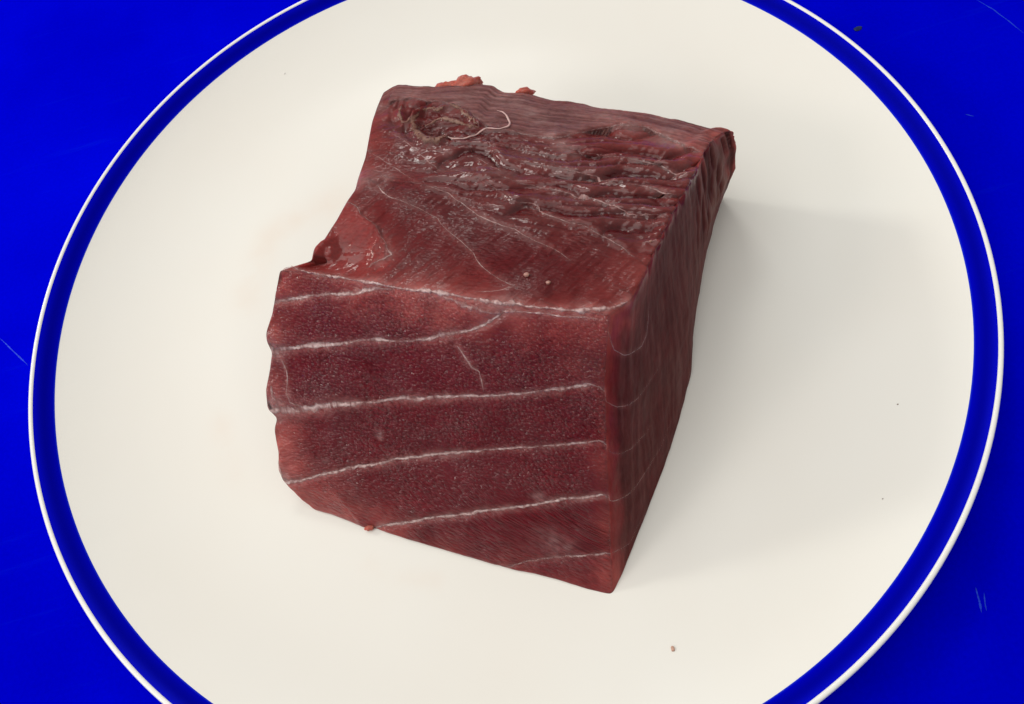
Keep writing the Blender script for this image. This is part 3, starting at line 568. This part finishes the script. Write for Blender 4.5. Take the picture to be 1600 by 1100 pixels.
for nm, f in (('flake_a', C3(1.45, 1.4, 1.35)), ('flake_b', C3(.86, 1.0, 1.02)), ('flake_c', C3(1.1, 1.05, 1.0)), ('flake_d', C3(.88, .8, .82)), ('flake_e', C3(1.08, .95, .95)), ('flake_f', C3(.9, .75, .78)), ('flake_g', C3(1.1, .8, .8))):
    q_ = np.array(LINES[nm][1])[:, :2]; o_ = np.argsort(q_[:, 0]); q_ = q_[o_]
    lv = np.interp(I, q_[:, 0], q_[:, 1], right=-.1)
    if nm == 'flake_a': w_ = (on['top'] & (J < np.interp(I, q_[:, 0], q_[:, 1], right=-.1)) & (J > .06 + .05 * noise(V0, 3, 150)))
    else: w_ = on['top'] & (J > lv)
    Cc = np.where(w_[:, None], Cc * (f if nm != 'flake_a' else f), Cc)
Cc = Cc * (1 - skin[:, None]) + base_skin * (1 + .2 * mott[:, None]) * skin[:, None]
# pinker at the bloomed cut edges
edge_f = np.exp(-(bl.edge / 7.0)**2)
blend(.45 * edge_f * (on['front'] | on['top'] | right_v) * (1 - ws) * (.6 + .4 * fbm(V0, 3, 104)), C3(.25, .055, .05))
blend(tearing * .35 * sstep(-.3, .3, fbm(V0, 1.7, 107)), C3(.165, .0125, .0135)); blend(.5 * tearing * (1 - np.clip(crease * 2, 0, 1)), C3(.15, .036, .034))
blend(tearing * .9 * np.clip(crease * 1.2, 0, 1), C3(.070, .003, .005))  # colour goes to a darker red in the creases between the ridges
blend(.6 * right_v * (1 - ws) * (bl.J < 20), C3(.20, .026, .024))
blend(spot_field('warm') * (.75 + .5 * fbm(V0, 3, 105)), warm)
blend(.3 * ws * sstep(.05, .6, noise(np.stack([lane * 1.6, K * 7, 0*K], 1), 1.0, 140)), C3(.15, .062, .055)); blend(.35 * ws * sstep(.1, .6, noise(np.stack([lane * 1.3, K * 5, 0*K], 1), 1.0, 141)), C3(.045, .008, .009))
blend(.8 * spot_field('notch'), red); blend(.7 * spot_field('dark'), dark)
blend(spot_field('pale') * (1 - .4 * on['top']) * (.55 + .6 * fbm(V0, 5, 106)), pale)
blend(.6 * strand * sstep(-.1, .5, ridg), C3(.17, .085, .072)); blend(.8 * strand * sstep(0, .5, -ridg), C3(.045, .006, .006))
blend(.5 * skin * (.6 + .6 * fbm(V0, 2.5, 85)) * sstep(0, .6, fibs), C3(.30, .16, .155)); blend(.45 * skin * sstep(0, .6, -fibs), C3(.085, .026, .026))
for nm in LINES:
    if nm.startswith(('seam', 'ridge', 'under', 'flake', 'vein', 'left_', 'side', 'nick', 'skin_edge')):
        i, d, sd, t, ex = dist_to(nm, .5)
        halo = np.exp(-(d / (ex[:, 0] * .15 + .035))**2) * ex[:, 1] * (.25 if nm.startswith(('side', 'flake', 'vein', 'skin')) else .55)
        f = np.zeros(bl.n); f[i] = halo * (.7 + .6 * noise(V0[i], 6, 110)); blend(f, C3(.42, .20, .19))
grain = on['front'] * (.62 + .75 * fbm(V0, .9, 120)) * (.55 + .45 * sstep(.02, .2, I)) + on['top'] * (1 - skin) * (.14 + .5 * sstep(.15, .7, fbm(V0, 1.0, 130))) * (1 - .5 * tearing) + .25 * skin
grain = np.clip(grain * (1 - .8 * ws) * (1 - .6 * spot_field('warm')), .08, 1.2)
fibw = np.clip(.32 * ws + .6 * skin + .4 * on['top'] * (1 - .5 * tearing), .05, 1)
wet = np.clip(.27 + .31 * on['front'] + .35 * fbm(V0, 1.5, 121), 0, 1) * (1 - .85 * ws) * (1 - .6 * skin)
wetspot = spot_field('wet')
grain = grain * (1 - .8 * wetspot)
wet = np.clip(wet + tearing * .4 + .9 * wetspot + .3 * spot_field('dark') + .2 * spot_field('notch'), 0, 1)

def frame(P, ax, k, off):
    """cut coordinates in cm, drawn out k times along the fibre axis"""
    ax = np.array(ax, float); ax /= np.linalg.norm(ax)
    return P - np.outer(P @ ax, ax) * (1 - np.asarray(k)) + off
def fibre_co(face, idx):
    P = V[idx]
    if face == 'front': return frame(P, (.80, -.62, -.25), (.58 - .3 * sstep(.38, .12, K[idx]))[:, None], 0)
    if face == 'right': return frame(P, (.30, .55, 1.0), .14, 30)
    if face == 'top': return frame(P, (.86, -.5, 0), .38, 60)
    return frame(P, (.86, -.5, 0), .5, 90)

# ---------------------------------------------------------------- tuna block: split along its own seams
def line_v(nm, u, left=None, right=None):
    p = np.array(LINES[nm][1])[:, :2]; o = np.argsort(p[:, 0]); p = p[o]
    v = np.interp(u, p[:, 0], p[:, 1])
    if left == 'slope':
        k = (p[3, 1] - p[0, 1]) / (p[3, 0] - p[0, 0]); v = np.where(u < p[0, 0], p[0, 1] + k * (u - p[0, 0]), v)
    elif left is not None: v = np.where(u < p[0, 0], left, v)
    if right == 'slope':
        k = (p[-1, 1] - p[-4, 1]) / (p[-1, 0] - p[-4, 0]); v = np.where(u > p[-1, 0], p[-1, 1] + k * (u - p[-1, 0]), v)
    elif right is not None: v = np.where(u > p[-1, 0], right, v)
    return v
MID = V.mean(0)
def part_from(name, quads, face):
    """closed piece: the outer skin of these lattice cells plus an inside a few mm deep"""
    q = quads.reshape(-1, 4)
    if len(q) < 30: return None
    idx, inv = np.unique(q, return_inverse=True); q2 = inv.reshape(-1, 4); n = len(idx)
    e = np.concatenate([q2[:, [0, 1]], q2[:, [1, 2]], q2[:, [2, 3]], q2[:, [3, 0]]])
    key = e.min(1).astype(np.int64) * n + e.max(1)
    u, first, cnt = np.unique(key, return_index=True, return_counts=True)
    be = e[first[cnt == 1]]
    inner = V[idx] + (MID - V[idx]) * .09
    VV = np.concatenate([V[idx], inner, V[idx], inner])       # skin, inside, and doubled rims so the skin shades cleanly
    F = np.concatenate([q2, q2[:, ::-1] + n, np.stack([be[:, 1] + 2*n, be[:, 0] + 2*n, be[:, 0] + 3*n, be[:, 1] + 3*n], 1)])
    used, inv = np.unique(F, return_inverse=True); F = inv.reshape(-1, 4)
    src = np.tile(idx, 4)[used]
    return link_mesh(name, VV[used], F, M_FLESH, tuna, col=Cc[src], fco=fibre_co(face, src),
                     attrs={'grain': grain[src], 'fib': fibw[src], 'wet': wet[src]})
uc = (np.arange(NU) + .5) / NU; vc = (np.arange(NV) + .5) / NV; tc_ = (np.arange(NT) + .5) / NT
lev = [line_v('seam_a', uc, right=1.02), line_v('seam_b', uc, right=1.02), line_v('seam_c', uc), line_v('seam_d', uc),
       line_v('seam_e', uc, left=-.02), line_v('seam_f', uc, left=-.02)]
lab = sum((vc[None] < l[:, None]).astype(int) for l in lev)
for k in range(7): part_from('muscle_band', bl.quads['front'][lab == k], 'front')
lev = [line_v('flake_a', uc, left='slope', right=-.02), line_v('flake_b', uc, left='slope', right='slope')] + \
      [line_v('flake_' + c, uc, left='slope', right='slope') for c in 'cdefg']
lab = sum((tc_[None] > l[:, None]).astype(int) for l in lev)
sk = tc_[None] > line_v('skin_edge', uc, left=.93)[:, None]; lab[sk] = 9
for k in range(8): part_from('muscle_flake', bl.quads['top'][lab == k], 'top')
o = part_from('skin_strip', bl.quads['top'][lab == 9], 'top'); o['label'] = 'greyish purple fibrous strip along the back edge'
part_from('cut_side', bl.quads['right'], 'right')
part_from('underside', bl.quads['bottom'], 'bottom'); part_from('left_end', bl.quads['left'], 'left'); part_from('rear_face', bl.quads['back'], 'back')

# ---------------------------------------------------------------- seams, membrane, thread
tree = BVHTree.FromPolygons([tuple(v) for v in V], [tuple(q) for q in np.concatenate([bl.quads[n].reshape(-1, 4) for n in ('front', 'top', 'right', 'left')]).tolist()])
def on_surface(P):
    a = [tree.find_nearest(Vector(p)) for p in P]
    return np.array([x[0] for x in a]), np.array([x[1] for x in a])
fat_c, pink_c = C3(.66, .51, .50), C3(.30, .085, .08)
def ribbon(name, nm, wmul=1.0, hmul=1.0, rag=.45, white=1.0, tones=None):
    face, P, ex, t = polyline(nm, .02)
    n = len(P); seed = sum(map(ord, nm))
    tan = np.gradient(P, axis=0); tan /= np.linalg.norm(tan, axis=1, keepdims=True) + 1e-9
    S, nn = on_surface(P); nn = np.array(nn)
    side = np.cross(nn, tan); side /= np.linalg.norm(side, axis=1, keepdims=True) + 1e-9
    q = np.stack([t, 0*t, 0*t], 1)
    w = ex[:, 0] * .074 * wmul * (1 + rag * fbm(q, 9, seed) + .2 * noise(q, 40, seed + 1))
    w = np.maximum(w * np.minimum(1, np.minimum(t, t[-1] - t) / .08 + .05), .002)
    off = .35 * w * noise(q, 7, seed + 2)
    pr = np.array([-1, -.62, -.2, .25, .65, 1.0]); hh = np.array([.15, .6, 1, .95, .6, .15])
    lo_c, hi_c = tones or (pink_c, fat_c)
    if tones: ex = np.concatenate([ex, np.full((n, 1), .5)], 1)
    rows = []; cols = []; film = []
    wh = .76 * white * np.clip(ex[:, 1] * (1 + .6 * fbm(q, 6, seed + 3) + .3 * noise(q, 30, seed + 8)), 0, 1)
    for a, h in zip(pr, hh):
        ww = w * (1 + .3 * noise(q + [0, a * 5, 0], 22, seed + 5))
        B, bn = on_surface(P + side * (a * ww + off)[:, None])
        hgt = np.minimum(.012, .16 * w + .003) * hmul * (1 + .5 * noise(q + [0, a * 4, 0], 11, seed + 4))
        rows.append(B + bn * (h * hgt)[:, None])
        f = np.clip(wh * (1 - .5 * abs(a)**2) * (1 + .5 * noise(q + [0, a * 5, 0], 15, seed + 9)), 0, 1)[:, None]; film.append(np.clip((1 - abs(a)**1.3) * (.25 + .2 * nm.startswith(('flake', 'vein')) + .4 * (tones is not None) + 1.1 * f[:, 0]), 0, .95)); cols.append(lo_c * (1 - f) + hi_c * f)
    VV = np.concatenate(rows); i = np.arange(n - 1)
    F = np.concatenate([np.stack([i + k*n, i + (k+1)*n, i + (k+1)*n + 1, i + k*n + 1], 1)[:, ::-1] for k in range(5)])
    return link_mesh(name, VV, F, M_FAT, tuna, col=np.concatenate(cols), attrs={'film': np.concatenate(film)})
for nm in LINES:
    if nm.startswith(('ridge', 'under')): ribbon('fat_ridge', nm, 1.05, 3.0, .7)
    elif nm.startswith(('seam',)): ribbon('fat_seam', nm)
    elif nm.startswith(('left_', 'nick')): ribbon('fat_thread', nm)
    elif nm.startswith(('flake', 'vein')): ribbon('flake_edge', nm, .6, .6, .5, .62)
    elif nm.startswith('side'): ribbon('side_seam', nm, .7, .5, .35, .8)
    elif nm == 'skin_edge': ribbon('skin_edge', nm, .8, 1.0, .6, .6)

def tube(name, P, r, mat, col, flat=1.0, nrm=None, k=8):
    n = len(P); t = np.gradient(P, axis=0); t /= np.linalg.norm(t, axis=1, keepdims=True) + 1e-9
    up_ = np.tile([0, 0, 1.], (n, 1)) if nrm is None else nrm
    s = np.cross(t, up_); s /= np.linalg.norm(s, axis=1, keepdims=True) + 1e-9; u = np.cross(s, t)
    a = np.linspace(0, 2*np.pi, k, endpoint=False)
    VV = (P[:, None] + r[:, None, None] * (np.cos(a)[None, :, None] * s[:, None] + flat * np.sin(a)[None, :, None] * u[:, None])).reshape(-1, 3)
    i, j = np.meshgrid(np.arange(n - 1), np.arange(k), indexing='ij'); j2 = (j + 1) % k
    F = np.stack([i*k + j, i*k + j2, (i+1)*k + j2, (i+1)*k + j], -1).reshape(-1, 4)
    cap = [[0] * 4, [0] * 4]
    return link_mesh(name, VV, F, mat, tuna, col=np.repeat(col, k, 0), attrs={'film': np.ones(n * k)})
def smooth_pts(P, it=8):
    for _ in range(it): P[1:-1] += .5 * ((P[:-2] + P[2:]) / 2 - P[1:-1])
    return P
# loose white sinew thread, lifted at its free end
f_, P, ex, t = polyline('thread', .025); S, nn = on_surface(P); x = t / t[-1]
P = smooth_pts(S + nn * (.02 + .10 * sstep(.6, 1, x) * (1 + .3 * np.sin(x * 30)))[:, None])
q = np.stack([t, 0*t, 0*t], 1)
tube('sinew_thread', P, .019 * (1 + .45 * noise(q, 9, 3)) * np.minimum(1, .5 + 4 * (1 - x)), M_FAT, np.tile(C3(.60, .40, .38), (len(P), 1)), .9, nn)
# brown curled membrane lying on the folds, with paler rims
for nm in ('membrane_a', 'membrane_b', 'membrane_c', 'membrane_d'):
    ribbon('membrane_fold', nm, 1.0, 2.0, .5, 1.0, (C3(.15, .042, .026), C3(.34, .20, .145)))

# ---------------------------------------------------------------- small lumps
def blob(name, c, r, mat, parent=None, squash=(1, 1, .7), seed=1, col=None, rough=.35, sub=3):
    import bmesh
    bm = bmesh.new(); bmesh.ops.create_icosphere(bm, subdivisions=sub, radius=1.0)
    P = np.array([v.co[:] for v in bm.verts]); F = np.array([[v.index for v in f.verts] for f in bm.faces]); bm.free()
    P = P * (1 + rough * fbm(P + seed * 7.3, 1.3, seed))[:, None] * np.array(squash) * r + np.array(c)
    return link_mesh(name, P, F, mat, parent, col=None if col is None else np.tile(col, (len(P), 1)),
                     attrs=None if mat is not M_FLESH else {'grain': np.full(len(P), .2), 'fib': np.full(len(P), .1), 'wet': np.full(len(P), .5)},
                     fco=None if mat is not M_FLESH else P)
for k, s in enumerate(SPOTS['scrap']):
    p = bl.sample(V, s[0], [s[1:3]])[0] + (np.array([.05, .10, -.16]) if s[0] == 'back' else np.array([0, -.02, .03]))
    blob('flesh_scrap', p, s[3] * .1 * .95, M_FLESH, tuna, (1.45, .7, .85), 31 + k, C3(.42, .11, .08), .7)
M_CRUMB = plain('pale_fat_crumb', (.44, .24, .20), .4, .4, .3)
CR = ['pale fat crumb, brightest of those on top of the tuna block, nearest the ridge',
      'dull pinkish fat crumb on top of the tuna block, left of the brightest crumb',
      'tiny pale fat crumb on the right top edge of the tuna block',
      'small dull lump on the tuna front face, below the white ridge']
for k, s in enumerate(SPOTS['crumb'][:3]):
    p, nn = on_surface([bl.sample(V, s[0], [s[1:3]])[0]]); r = s[3] * .052
    o = blob('fat_crumb', p[0] + np.array(nn[0]) * r * .45, r, M_CRUMB, None, (1.1, .8, .8), 51 + k, None, .45)
    tag(o, CR[k], 'crumb', 'fat crumbs on the tuna')
def at_flat(nm, k=0): return np.array(FLAT[nm][k])
def plate_z(p): return float(np.interp(np.hypot(p[0], p[1]), rr, zz))
p = at_flat('plate_crumb')
tag(blob('fish_crumb', (p[0], p[1], plate_z(p) + .02), .058, plain('tan_crumb', (.55, .33, .25), .5), None, (.75, 1.15, .5), 61, None, .4), 'tan fish crumb lying on the white plate in front of the tuna', 'crumb')
p = at_flat('drop')
tag(blob('water_drop', (p[0], p[1], plate_z(p) + .015), .075, plain('white_drop', (.86, .86, .86), .1, .6), None, (1.3, .8, .4), 62, None, .15), 'tiny white droplet on the plate beside the blue band, upper left', 'droplet')
for k, (c, r, lb) in enumerate([((.85, .84, .8), .03, 'tiny white speck on the plate above and left of the tuna'),
                              ((.2, .15, .12), .02, 'tiny dark speck on the plate right of the tuna'),
                              ((.35, .3, .27), .017, 'faint grey speck on the plate at the lower right'), ]):
    p = at_flat('speck', k)
    tag(blob('plate_speck', (p[0], p[1], plate_z(p) + .006), r, plain('speck_%s' % 'abc'[k], c, .5), None, (1.2, .8, .4), 70 + k, None, .3, 2), lb, 'speck', 'specks on the plate')
p = at_flat('board_spot')
tag(blob('board_spot', (p[0], p[1], .01), .12, plain('dark_smudge', (.002, .014, .10), .35, .3), None, (1.2, .8, .18), 81, None, .4), 'dark smudged speck on the blue table beside the plate, upper right', 'speck')
